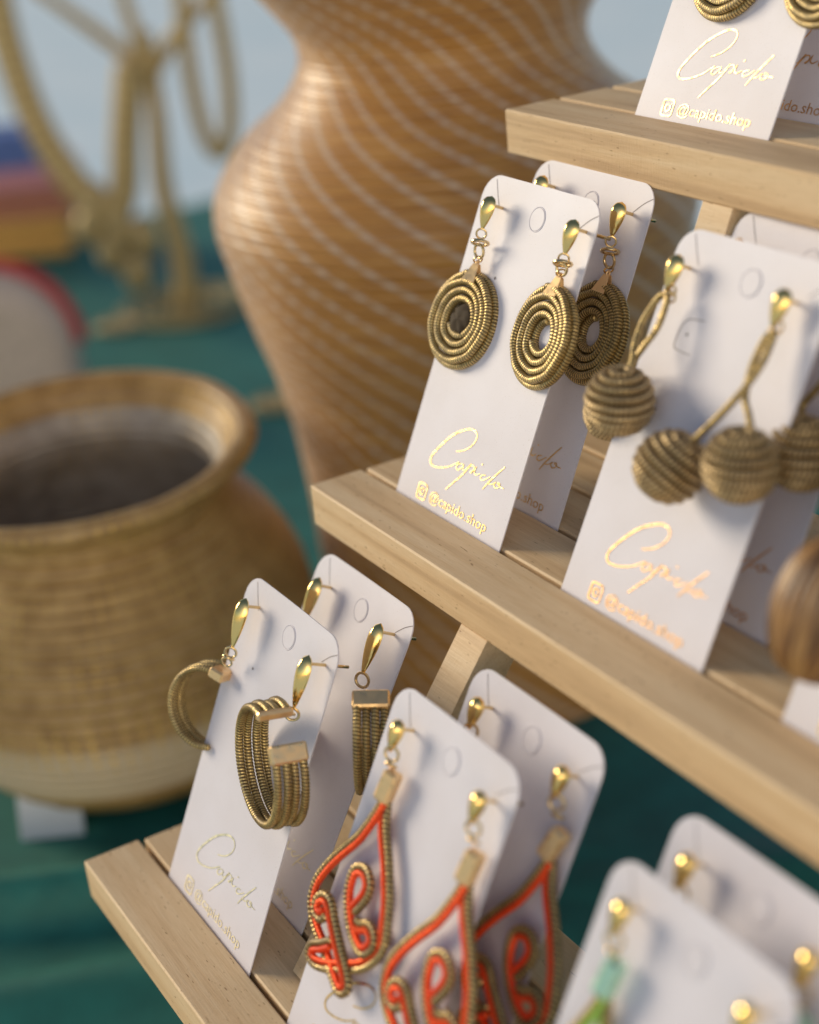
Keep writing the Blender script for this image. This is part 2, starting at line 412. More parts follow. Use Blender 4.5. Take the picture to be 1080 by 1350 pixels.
def ribbon(mb, pts, w, z=0.012, step=0.04, taper=True):
    P = smooth_path([(p[0], p[1], 0) for p in pts], step); n = len(P)
    if n < 2: return
    b = len(mb.v)
    for i, p in enumerate(P):
        t = (P[min(i + 1, n - 1)] - P[max(i - 1, 0)]).normalized(); nn = Vector((-t.y, t.x, 0))
        f = i / (n - 1); ww = w * (.55 + .45 * math.sin(math.pi * min(1, max(0, f * .9 + .05)))) if taper else w
        ww *= 1 + .25 * t.y * (-1 if t.y < 0 else -.6)
        for s in (-1, 1):
            q = p + nn * s * ww * .5; mb.v.append(Vector((q.x, q.y, z + bow(q.x, q.y))))
    for i in range(n - 1):
        a = b + 2 * i; mb.quad_uv((a, a + 2, a + 3, a + 1), ((0, 0),) * 4)
STROKES = [
    ([(2.12, 1.66), (2.46, 1.8), (2.72, 2.02), (2.79, 2.24), (2.64, 2.36), (2.31, 2.31), (1.8, 2.02), (1.36, 1.57), (1.13, 1.22), (1.23, 1.04), (1.57, 1.06), (1.99, 1.21), (2.26, 1.38), (2.38, 1.46)], .075),
    ([(2.55, 1.45), (2.38, 1.40), (2.31, 1.29), (2.42, 1.25), (2.56, 1.38), (2.60, 1.46), (2.59, 1.32), (2.71, 1.33)], .05),
    ([(2.71, 1.33), (2.9, 1.57), (2.66, 1.2), (2.38, 0.9), (2.15, 0.64)], .06),
    ([(2.78, 1.39), (2.91, 1.52), (3.03, 1.53), (3.05, 1.43), (2.93, 1.34), (3.02, 1.37), (3.14, 1.56)], .05),
    ([(3.14, 1.56), (3.11, 1.41), (3.21, 1.36), (3.36, 1.44)], .05),
    ([(3.31, 1.66), (3.36, 1.69)], .07),
    ([(3.6, 1.47), (3.44, 1.42), (3.43, 1.33), (3.56, 1.33), (3.8, 1.49)], .05),
    ([(4.26, 1.89), (3.96, 1.55), (3.74, 1.27), (3.64, 1.11)], .06),
    ([(3.74, 1.3), (3.94, 1.34), (4.09, 1.45), (4.03, 1.37), (4.12, 1.30), (4.25, 1.36), (4.26, 1.45), (4.14, 1.44), (4.28, 1.39), (4.48, 1.39)], .05)]
sm_ = MB()
for pts, w in STROKES: ribbon(sm_, pts, w * .72)
SCRIPT = sm_.mesh('foil_script'); SCRIPT.materials.append(M_FOIL)
ic = MB()
def rrect(c, hw, r):
    out = []
    for k in range(4):
        cx = c[0] + (hw - r) * (1, -1, -1, 1)[k]; cy = c[1] + (hw - r) * (1, 1, -1, -1)[k]
        for j in range(4): a = math.radians(k * 90 + j * 30); out.append((cx + r * math.cos(a), cy + r * math.sin(a)))
    return out + out[:1]
ribbon(ic, rrect((1.17, .28), .2, .075), .05, taper=False, step=.025)
ribbon(ic, [(1.17 + .09 * math.cos(a / 12 * math.tau), .28 + .09 * math.sin(a / 12 * math.tau)) for a in range(13)], .045, taper=False, step=.025)
ribbon(ic, [(1.275, .385), (1.295, .385)], .035, taper=False, step=.01)
ICON = ic.mesh('foil_icon'); ICON.materials.append(M_FOIL)
fc = bpy.data.curves.new('foil_handle', 'FONT'); fc.body = '@capido.shop'; fc.size = 0.46; fc.resolution_u = 2
fo = bpy.data.objects.new('tmp_text', fc); col.objects.link(fo); bpy.context.view_layer.update()
dg = bpy.context.evaluated_depsgraph_get(); HANDLE = bpy.data.meshes.new_from_object(fo.evaluated_get(dg)); HANDLE.name = 'foil_handle'
bpy.data.objects.remove(fo); HANDLE.materials.clear(); HANDLE.materials.append(M_FOIL)
wx = max(v.co.x for v in HANDLE.vertices)
for v in HANDLE.vertices:
    v.co.x = v.co.x * (2.72 / wx) + 1.53; v.co.y = v.co.y * .86 + .165; v.co.z = .012 + bow(v.co.x, v.co.y)
tbm = MB()
CT = (2.56, 7.84)
ring(tbm, (*CT, 0.0), (0, 0, 1), .31, .016, 36, 6)
b = len(tbm.v)
for k in range(32): a = k / 32 * math.tau; tbm.v.append(Vector((CT[0] + .285 * math.cos(a), CT[1] + .285 * math.sin(a), .014)))
tbm.quad_uv(tuple(range(b, b + 32)), ((0, 0),) * 32, False)
TAB = tbm.mesh('hang_tab'); TAB.materials.append(M_PAPER)
def slit_mesh(pts, w=.02):
    mb = MB(); ribbon(mb, pts, w, z=.006, taper=False); me = mb.mesh('slit'); me.materials.append(M_SLIT); return me
SL_R = slit_mesh([(4.3, 7.9), (4.62, 8.16), (4.93, 8.33)]); SL_L = slit_mesh([(.85, 7.88), (.66, 8.16), (.44, 8.53)])
SL_B = slit_mesh([(1.62, 6.78), (1.15, 6.72), (.98, 6.55), (.93, 6.2), (1.0, 6.02), (1.52, 5.98)])
DOT = slit_mesh([(1.20, 6.41), (1.24, 6.36)], .06)
def make_card(S, row, x, lean, label, foil=None):
    o = link('earring_card', CARD, None); o.matrix_world = card_matrix(S, row, x, lean)
    tag(o, label, 'earring card', 'earring cards slotted into the stand')
    for nm, me in (('foil_script', SCRIPT), ('foil_icon', ICON), ('foil_handle', HANDLE), ('hang_tab', TAB), ('slit', SL_R), ('slit', SL_L)):
        q = link(nm, me, None, o)
        if foil and nm.startswith('foil'): q.material_slots[0].link = 'OBJECT'; q.material_slots[0].material = foil
    return o
CARDS = {}
for key, S, row, x, lean, label in (
    ('M1', MID, 0, 1.85, 25.4, 'white gold-printed card carrying flat coiled disc earrings at the front of the middle shelf'),
    ('M1b', MID, 1, 1.82, 24.5, 'white card standing behind the disc earring card, mostly covered by it'),
    ('M2', MID, 0, 9.46, 27.1, 'white gold-printed card carrying two pairs of coiled straw balls on thin cords'),
    ('M2b', MID, 1, 9.48, 26.2, 'white card standing behind the straw ball card, running out of the picture'),
    ('M3', MID, 0, 16.9, 27.1, 'white card corner below the smooth brown oval pendant at the right edge'),
    ('B1', LOW, 0, 2.02, 25.1, 'white gold-printed card carrying the corded hoop earrings at the left end of the bottom shelf'),
    ('B1b', LOW, 1, 1.43, 29.9, 'white card behind the hoop earring card, with a hoop seen edge on'),
    ('B3', LOW, 0, 9.1, 27.6, 'grey white card in front carrying the brightest orange scroll earrings on the bottom shelf'),
    ('B3b', LOW, 1, 9.44, 28.4, 'shaded pinkish card behind, carrying the half hidden orange scroll earring'),
    ('B5', LOW, 0, 17.2, 27.6, 'out of focus card at the bottom right with a mint capped green earring'),
    ('B5b', LOW, 1, 16.75, 28.4, 'out of focus card behind the green earring card at the bottom right'),
    ('T1', TOP, 0, 3.5, 27.1, 'white gold-printed card standing on the top shelf'),
    ('T1b', TOP, 1, 4.2, 27.1, 'card behind the top shelf card, only a sliver with black-looking print showing')):
    CARDS[key] = make_card(S, row, x, lean, label, M_FOIL_REFL_COPPER if key in ('T1', 'T1b', 'M2', 'M2b') else M_FOIL_REFL_PALE if key in ('B1', 'B1b') else None)
for me, nm in ((SL_B, 'slit'), (DOT, 'pin_hole')): link(nm, me, None, CARDS['M2'])
for k, (du, dv) in (('M1', (.35, -.25)), ('M1b', (.2, -.1)), ('B1', (.1, .1))):
    o = link('pin_hole', DOT, None, CARDS[k]); o.location = (du, dv, 0)

# ------------------------------------------------------------------ earring pieces, all in card axes (across, up, out) about the post
def head_mesh(L, w, d):
    """drop-shaped polished stud: top at 0, tip at -L"""
    mb = MB(); seg, st = 20, 18; base = 0
    for j in range(st + 1):
        t = j / st
        r = math.sqrt(max(0, 1 - ((t - .3) / .3) ** 2)) if t < .3 else (1 - ((t - .3) / .7) ** 1.7 * .86)
        if j == st: r = .10
        for k in range(seg + 1):
            a = k / seg * math.tau; c, s = math.cos(a), math.sin(a)
            e = (abs(c) ** 1.35 * (1 if c > 0 else -1), abs(s) ** 1.35 * (1 if s > 0 else -1))
            mb.v.append(Vector((e[0] * w / 2 * r, -t * L, e[1] * d / 2 * r * (1 if s > 0 else .55))))
        if j:
            for k in range(seg):
                i0 = (j - 1) * (seg + 1) + k; i1 = i0 + seg + 1; mb.quad_uv((i0, i1, i1 + 1, i0 + 1), ((0, 0),) * 4)
    fan(mb, [mb.v[st * (seg + 1) + k].copy() for k in range(seg)])
    return mb.mesh('stud_head')
HEAD_S = head_mesh(.88, .50, .46); HEAD_L = head_mesh(1.38, .50, .46); HEAD_M = head_mesh(.78, .42, .40)
for me in (HEAD_S, HEAD_L, HEAD_M): me.materials.append(M_GOLD)
pm = MB(); tube(pm, [Vector((0, 0, z)) for z in (.42, .3, .1, -.2, -.5, -.75)], .042, 8); POST = pm.mesh('post'); POST.materials.append(M_WIRE)
pm = MB(); ring(pm, (0, 0, 0), (0, 0, 1), .15, .032, 22, 7); RING = pm.mesh('jump_ring'); RING.materials.append(M_WIRE)
def earring(name, card, u, v, label, group):
    o = empty(name, CARDS[card].matrix_world @ Matrix.Translation((u, v, bow(u, v)))); o.rotation_mode = 'QUATERNION'
    tag(o, label, 'earring', group); return o
def stud(root, head, n, yaw=0, roll=0):
    h = link('stud_head', head, None, root, (0, .22, n)); h.rotation_euler = (0, yaw, roll)
    p = link('post', POST, None, root, (0, 0, n - .42)); return h
def jring(root, p, rot=(0, 0, 0), s=1.0):
    o = link('jump_ring', RING, None, root, p); o.rotation_euler = rot; o.scale = (s, s, s); return o

# --- coiled disc
def jit(P, a):
    return [p + Vector((mnoise.noise(p * 1.7), mnoise.noise(p * 1.7 + Vector((9, 0, 0))), mnoise.noise(p * 2.3 + Vector((0, 7, 0))))) * a * 2 for p in P]
CR = 0.110
def spiral(r1, r0, pitch, dn=0.0):
    P = []; a = math.pi * .5; r = r1
    while r > r0:
        f = (r1 - r) / (r1 - r0); P.append(Vector((r * math.cos(a), r * math.sin(a), -dn * f))); a -= .02 / r; r -= pitch * (.02 / r) / math.tau
    return P
dm = MB(); tube(dm, jit(spiral(1.28, .42, .232, .14), .012), CR, 8, wrap=.085, amp=.16); COIL = dm.mesh('coil'); COIL.materials.append(M_GRASS)
dm = MB(); NN = 380
tube(dm, [Vector((1.30 * math.cos(i / NN * math.tau), 1.30 * math.sin(i / NN * math.tau), 0)) for i in range(NN)], CR, 8, wrap=.0855, amp=.16, closed=True); RIM = dm.mesh('rim_coil'); RIM.materials.append(M_GRASS)
dm = MB(); tube(dm, spiral(.62, .42, .2), CR * .95, 8, wrap=.085, amp=.22); INNER = dm.mesh('inner_coil'); INNER.materials.append(M_GRASS)
bm_ = MB()
for s in (1, -1):      # pinch bail: a folded gold strip, narrow at the ring, wide at the coil
    w0, w1 = .08, .20; z = .16 * s
    pts = [(-w0, .26, .03 * s), (w0, .26, .03 * s), (w1, -.2, z), (-w1, -.2, z)]
    b0 = len(bm_.v); t = .025 * s
    for q in pts: bm_.v.append(Vector(q))
    for q in pts: bm_.v.append(Vector((q[0], q[1], q[2] + t)))
    for f in ((0, 1, 2, 3), (7, 6, 5, 4), (0, 4, 5, 1), (1, 5, 6, 2), (2, 6, 7, 3), (3, 7, 4, 0)):
        f = tuple(b0 + i for i in f); bm_.quad_uv(f if s < 0 else f[::-1], ((0, 0),) * 4, False)
ring(bm_, (0, .29, 0), (1, 0, 0), .06, .025, 14, 6)
BAIL = bm_.mesh('bail'); BAIL.materials.append(M_CAP)
def disc_earring(card, u, v, label, group, dc, ncen=.28, tilt=0, yaw=0, head_n=.42, hyaw=0, filled=False):
    """dc = disc centre relative to the post"""
    r = earring('coil_disc_earring', card, u, v, label, group)
    stud(r, HEAD_S, head_n, hyaw)
    c = Vector((dc[0], dc[1], ncen)); top = c + Vector((0.10, 1.24, 0)); tip = Vector((0, -.70, head_n))
    b = link('bail', BAIL, None, r, top + Vector((0, -.02, 0))); b.rotation_euler = (0, yaw + .25, -.05)
    q0 = tip + Vector((0, -.02, 0)); q1 = top + Vector((0, .34, 0)); d = q1 - q0
    for k, f in enumerate((.06, .38, .68, .98)):
        jring(r, q0 + d * f, (1.2 * (k % 2) + .3, .9 - .5 * k, .3 * k), (.85, 1.4, 1.2, .75)[k])
    for nm, me, dz in (('coil', COIL, .02), ('rim_coil', RIM, -.16), ('inner_coil', INNER, -.22)):
        o = link(nm, me, None, r, c + Vector((0, 0, dz))); o.rotation_euler = (tilt, yaw, .2); o.scale = (.93, .93, 1)
    if filled:
        mb = MB(); lathe(mb, [(.42 * math.sin(i / 10 * math.pi), -.16 * math.cos(i / 10 * math.pi)) for i in range(11)], 24)
        for q in mb.v: q *= 1 + .5 * mnoise.noise(q * 6)
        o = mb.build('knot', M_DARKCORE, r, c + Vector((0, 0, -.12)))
    return r
gd = 'coiled disc earrings'
disc_earring('M1', 4.62, 7.88, 'sharp coiled disc earring at the right of the front disc card', gd, (-.22, -2.66), yaw=-.06)
disc_earring('M1', 1.02, 7.86, 'coiled disc earring with dark centre, overhanging the left edge of the front disc card', gd, (-.1, -3.0), yaw=.1, filled=True)
disc_earring('M1b', 4.3, 7.85, 'shaded coiled disc earring half hidden behind the front disc card', gd, (-.02, -3.02))
disc_earring('M1b', .95, 8.0, 'disc earring whose gold stud just shows behind the front disc card', gd, (-.05, -3.0))
gt = 'disc earrings on the top shelf'
disc_earring('T1', 1.55, 7.9, 'coiled disc cut by the upper picture edge, left one on the top shelf card', gt, (.42, -4.12))
disc_earring('T1', 4.7, 7.9, 'coiled disc at the upper right picture corner, on the top shelf card', gt, (.55, -4.05))

# --- coiled balls on cords
BR = .77
def ball_mesh():
    mb = MB(); P = []; th = .10; ph = 0; rt = .098; R = BR - .06
    while th < math.pi - .12:
        q_ = R * math.sin(th) ** .82; P.append(Vector((q_ * math.cos(ph), q_ * math.sin(ph), R * math.cos(th))))
        dl = .024; q = max(R * math.sin(th), .05); ph += dl / q; th += .225 / R * (dl / q) / math.tau
    tube(mb, jit(P, .012), rt, 8, wrap=.10, amp=.13); return mb
BALL = ball_mesh().mesh('coiled_ball'); BALL.materials.append(M_BALL)
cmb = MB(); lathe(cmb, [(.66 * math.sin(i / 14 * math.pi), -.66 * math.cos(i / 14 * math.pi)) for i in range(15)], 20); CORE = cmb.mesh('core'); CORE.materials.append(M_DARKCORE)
def ball(root, p, axis, s=1.0):
    o = link('coiled_ball', BALL, None, root, p); o.rotation_mode = 'QUATERNION'; o.rotation_quaternion = Vector(axis).to_track_quat('Z', 'Y'); o.scale = (s, s, s * .97)
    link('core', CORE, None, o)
def strand(root, pts, r=.08):
    mb = MB(); tube(mb, smooth_path(pts, .028), r, 8, wrap=.115, amp=.22); mb.build('cord', M_GRASS, root)
def ball_earring(card, u, v, label, balls, strands, hn=.42, rings=((.05, -.62, .42), (.06, -.78, .44)), yaw=0, head=HEAD_S):
    r = earring('ball_earring', card, u, v, label, 'coiled ball earrings'); stud(r, head, hn, yaw)
    for k, p in enumerate(rings): jring(r, p, (.4 + 1.1 * (k % 2), .5, 0), .85)
    for q in balls: ball(r, *q)
    for s in strands: strand(r, s)
    return r
# left pair of the front card; points relative to the post at (.62, 7.77)
ball_earring('M2', .62, 7.77, 'ball earring with a folded cord loop, at the left edge of the straw ball card',
    [((.19, -3.20, .85), (.03, .9, .45)), ((-.98, -3.62, -.05), (.3, .9, .3), .82)],
    [[(.05, -.70, .5), (-.10, -.82, .5), (-.27, -1.35, .55), (-.14, -1.9, .68), (.13, -2.28, .82), (.19, -2.5, .85)],
     [(.12, -.74, .5), (.22, -.85, .52), (.30, -1.42, .6), (.22, -1.9, .72), (.0, -2.3, .7), (-.5, -2.6, .4), (-1.2, -2.85, .05)]],
    rings=((.1, -.58, .42), (.16, -.66, .46), (.2, -.72, .46)))
ball_earring('M2', 4.04, 7.72, 'ball earring whose two balls hang apart, to the right on the straw ball card',
    [((-1.02, -4.01, .85), (.34, .9, -.12)), ((.87, -3.40, .85), (-.02, .9, .42))],
    [[(.08, -.74, .47), (.0, -.9, .52), (.02, -1.5, .62), (.22, -2.1, .72), (.55, -2.4, .8), (.78, -2.62, .85)],
     [(.14, -.74, .47), (.20, -.9, .52), (.24, -1.4, .62), (.16, -2.0, .78), (-.2, -2.7, .84), (-.62, -3.32, .86)]],
    rings=((.1, -.55, .42), (.12, -.68, .45)))
ball_earring('M2b', 4.3, 7.85, 'ball earring on the rear card, its ball cut off by the right picture edge',
    [((.66, -3.77, .85), (.0, .9, .42)), ((2.6, -4.3, .87), (-.2, 1, 0))],
    [[(.05, -.75, .47), (.35, -1.6, .55), (.3, -2.2, .55), (-.1, -2.9, .5), (.4, -3.1, .8)], [(.1, -.75, .47), (.6, -1.6, .5), (2.4, -3.5, .86)]])
ball_earring('M2b', .72, 7.75, 'ball earring hidden but for its gold stud top behind the straw ball card',
    [((.9, -5.2, .87), (.1, 1, 0))], [[(.05, -.75, .47), (.3, -1.6, .55), (.9, -4.5, .86)]])

# --- corded hoops
HR = 1.44
def hoop_earring(card, u, v, label, centre, axis, upv, a0, a1, capa=True, capb=True, hn=.5, hyaw=0, R=HR, squash=1.0, ringpts=(), cr=.104):
    """centre, axis and up are in card axes about the post; the hoop opens between angles a0 and a1 (degrees, from its own right, towards up)"""
    r = earring('hoop_earring', card, u, v, label, 'corded hoop earrings'); stud(r, HEAD_L, hn, hyaw)
    ax = Vector(axis).normalized(); up = Vector(upv); up = (up - ax * up.dot(ax)).normalized(); rt = up.cross(ax); c = Vector(centre)
    A = [math.radians(a0 + (a1 - a0) * i / 400) for i in range(401)]
    for k in range(4):
        off = (k - 1.5) * cr * 2.05; mb = MB(); rr = R + (.03, -.02, .015, -.03)[k]; sp = (0.10, -0.02, .03, -.08)[k]
        P = [c + rt * (rr * math.cos(a) * squash) + up * (rr * math.sin(a)) + ax * (off * (1 + .06 * math.sin((i / 400) * math.pi))) for i, a in enumerate(A)]
        tube(mb, smooth_path(P[::4], .024), cr, 8, wrap=.088, amp=.22); mb.build('cord', M_GRASS, r)
    for on, a, sgn in ((capa, a0, -1), (capb, a1, 1)):
        if not on: continue
        a = math.radians(a); e = rt * (math.cos(a) * squash) + up * math.sin(a); t = (rt * (-math.sin(a) * squash) + up * math.cos(a)).normalized() * sgn
        e.normalize(); p0 = c + rt * (R * math.cos(a) * squash) + up * (R * math.sin(a)); nn = t.cross(ax).normalized()
        mb = MB(); big = sgn > 0 or card != 'B1' or u < 2; rbox(mb, (-.45, -.10 if big else -.04, -.15 if big else -.115), (.45, .36 if big else .15, .15 if big else .115), .05, xf=lambda q: p0 + ax * q.x + t * q.y + nn * q.z); mb.build('end_cap', M_CAP, r)
    for k, (p, rot, s) in enumerate(ringpts): jring(r, p, rot, s)
    return r
c25 = math.cos(math.radians(25.1)); s25 = math.sin(math.radians(25.1))
WY = Vector((0, -s25, c25)); WZ = Vector((0, c25, s25))     # the world's forward (towards the front) and up, in card axes
def cdir(x, fwd, up): return Vector((x, 0, 0)) + WY * fwd + WZ * up
hoop_earring('B1', 4.5, 7.9, 'sharp hoop of four wound cords on the right of the gold-printed hoop card', (-.02, -2.60, .70), cdir(-.12, 1, .15), cdir(0, 0, 1), 84, 392,
    hn=.52, ringpts=(((.04, -1.28, .56), (.3, .9, 0), 1.15), ((.04, -1.22, .68), (1.3, .2, 0), 1.1)))
hoop_earring('B1', .85, 7.97, 'blurred hoop hanging past the left edge of the hoop card', (-.93, -3.14, .12), cdir(.45, .8, .3), cdir(0, 0, 1), 72, 283, R=1.08, cr=.085,  capb=False,
    hn=.45, ringpts=(((-.02, -1.28, .46), (.3, .9, 0), 1.0), ((-.12, -1.45, .42), (1.3, .2, 0), 1.0), ((-.22, -1.62, .38), (.4, .9, 0), .9)))
hoop_earring('B1b', 4.3, 7.85, 'hoop of wound cords seen edge on, on the card behind', (1.42, -2.12, .62), cdir(.52, -.86, 0), cdir(0, 0, 1), 122, 320, R=1.35,
    hn=.5, ringpts=(((.08, -1.28, .5), (.2, .5, 0), 1.25),))
hoop_earring('B1b', .95, 7.85, 'hoop earring hidden but for its drop stud behind the hoop card', (.35, -3.0, .5), (0, .1, 1), (0, 1, 0), 100, 330, R=1.3, hn=.45)

# --- orange and gold scrolls
P1 = [(1.13, 6.2), (1.02, 5.82), (0.72, 5.14), (0.27, 4.52), (-0.08, 3.97), (-0.27, 3.48), (-0.23, 3.03), (0.0, 2.73), (0.36, 2.5), (0.88, 2.3), (1.5, 2.02), (1.98, 1.88), (2.24, 2.12), (2.07, 2.43), (1.59, 2.78), (1.1, 3.18), (0.72, 3.49), (0.37, 3.46), (0.22, 3.2), (0.36, 2.96), (0.67, 2.96), (0.81, 3.15)]
P2 = [(1.25, 6.2), (1.54, 5.67), (2.01, 5.09), (2.41, 4.5), (2.64, 4.01), (2.78, 3.56), (2.7, 3.15), (2.37, 2.72), (1.82, 2.37), (1.19, 2.02), (0.74, 1.89), (0.45, 2.0), (0.50, 2.27), (0.85, 2.5), (1.2, 2.77)]
P3 = [(1.55, 3.64), (1.79, 4.11), (1.76, 4.47), (1.42, 4.66), (1.04, 4.48), (1.00, 4.06), (1.19, 3.65), (1.56, 3.27), (2.0, 3.04), (2.33, 3.04), (2.55, 3.34), (2.45, 3.62), (2.14, 3.70), (1.86, 3.55), (1.68, 3.55)]
def scroll_meshes():
    gold, colr = [], []
    for P, side, nz, fan_n in ((P1, 1, .30, .22), (P2, -1, .24, .2), (P3, 1, .34, 0)):
        pts = smooth_path([(p[0] - 1.0, p[1] - 7.85, nz) for p in P], .024); n = len(pts)
        for i, p in enumerate(pts):           # later turns pass over the earlier ones
            f = i / n; p.z += fan_n * max(0, (f - .45)) / .55
        off = []
        for i, p in enumerate(pts):
            t = (pts[min(i + 6, n - 1)] - pts[max(i - 6, 0)]).normalized(); nn = Vector((-t.y, t.x, 0)) * side
            off.append(p + nn * .16 + Vector((0, 0, .035)))
        mb = MB(); tube(mb, pts, .092, 8, wrap=.115, amp=.24); me = mb.mesh('gold_cord'); me.materials.append(M_GRASS2); gold.append(me)
        mb = MB(); tube(mb, smooth_path(off[::5], .026), .078, 8, wrap=.095, amp=.34); colr.append(mb.mesh('silk_cord'))
    return gold, colr
G3, O3 = scroll_meshes(); GR3 = [me.copy() for me in O3]
for me in O3: me.materials.append(M_ORANGE)
for me in GR3: me.materials.append(M_GREEN)
mb = MB(); rbox(mb, (-.20, -.40, -.17), (.20, .36, .17), .06); CAPT = mb.mesh('end_cap'); CAPT.materials.append(M_CAP)
mb = MB(); rbox(mb, (-.20, -.40, -.17), (.20, .36, .17), .06); CAPM = mb.mesh('end_cap')
CAPM.materials.append(metal('mint_metal_cap', (0.60, 0.88, 0.68), 0.35))  # metallic cap with a mint base colour
def scroll_earring(card, u, v, label, group, silk=O3, cap=CAPT, shift=(0, 0), scale=(1, 1, 1), hyaw=.3, hn=.45, crot=-.12):
    r = earring('scroll_earring', card, u, v, label, group); stud(r, HEAD_M, hn, hyaw)
    jring(r, (.1 + shift[0] * .3, -.56, hn), (.2, .5, 0), 1.15); jring(r, (.16 + shift[0] * .7, -.80, .42), (1.2, .3, .2), .9)
    c = link('end_cap', cap, None, r, (.2 * scale[0] + shift[0], -1.27 + shift[1], .33)); c.rotation_euler = (0, .35, crot)
    for a, b in zip(G3, silk):
        o = link('gold_cord', a, None, r, (shift[0], shift[1], 0)); o.scale = scale
        o = link('silk_cord', b, None, r, (shift[0], shift[1], 0)); o.scale = scale
    return r
go = 'orange scroll earrings'
scroll_earring('B3', 1.0, 7.85, 'sharp orange and gold scroll earring hanging over the left edge of the bottom front card', go)
scroll_earring('B3', 4.36, 7.78, 'orange scroll earring under a pale cap, cut off by the lower picture edge', go, shift=(.1, -.06))
scroll_earring('B3b', 4.3, 7.8, 'shaded orange scroll earring on the card behind', go, shift=(.18, -.1), crot=-.3)
scroll_earring('B3b', .98, 7.9, 'scroll earring showing only its small stud at the left edge of the rear pinkish card', go)
gg = 'green scroll earrings'
scroll_earring('B5', .95, 7.92, 'green cord earring with a mint cap, blurred at the bottom', gg, silk=GR3, cap=CAPM)
scroll_earring('B5', 4.35, 7.9, 'blurred gold stud just above the lower picture edge', gg, silk=GR3, cap=CAPM)
scroll_earring('B5b', .98, 7.88, 'blurred gold stud at the left edge of the rear card at the bottom right', gg, silk=GR3, cap=CAPM)
scroll_earring('B5b', 4.3, 7.8, 'blurred brown-gold stud cut by the right picture edge near the bottom', gg, silk=GR3, cap=CAPM)

# --- smooth brown oval pendant at the right edge
ms, n_, l_, p_ = mat('brown_straw_strands')
uvn = N(n_, 'ShaderNodeUVMap'); mp = N(n_, 'ShaderNodeMapping'); mp.inputs['Scale'].default_value = (44, .5, 1); l_.new(uvn.outputs[0], mp.inputs[0])
nz = N(n_, 'ShaderNodeTexNoise', Scale=1.0, Detail=3.0); l_.new(mp.outputs[0], nz.inputs['Vector'])
rr = ramp(n_, [(0.38, (0.05, 0.02, 0.006)), (0.5, (0.24, 0.11, 0.032)), (0.62, (0.44, 0.24, 0.08))]); l_.new(nz.outputs[0], rr.inputs[0]); l_.new(rr.outputs[0], p_.inputs['Base Color'])
p_.inputs['Roughness'].default_value = 0.35
bb = N(n_, 'ShaderNodeBump', Strength=.6, Distance=.05); l_.new(nz.outputs[0], bb.inputs['Height']); l_.new(bb.outputs[0], p_.inputs['Normal'])
pe = earring('oval_pendant_earring', 'M3', .9, 7.8, 'smooth brown oval straw pendant cut off by the right picture edge', 'oval pendant earrings')
stud(pe, HEAD_S, .42); jring(pe, (.05, -.65, .42)); strand(pe, [(.05, -.75, .45), (.1, -2, .7), (.12, -3.7, 1.05)])
mb = MB(); lathe(mb, [(0.98 * math.sin(i / 24 * math.pi) ** .8 + .001, -1.42 * math.cos(i / 24 * math.pi)) for i in range(25)], 220, lambda r, z, a: r * (1 + .05 * abs(math.sin(a * 17 + .2 * z)) ** .7 + .012 * math.sin(a * 7 - z)))
o = mb.build('straw_oval', ms, pe, (.12, -5.28, 1.08)); o.rotation_euler = (-math.pi / 2, 0, 0)

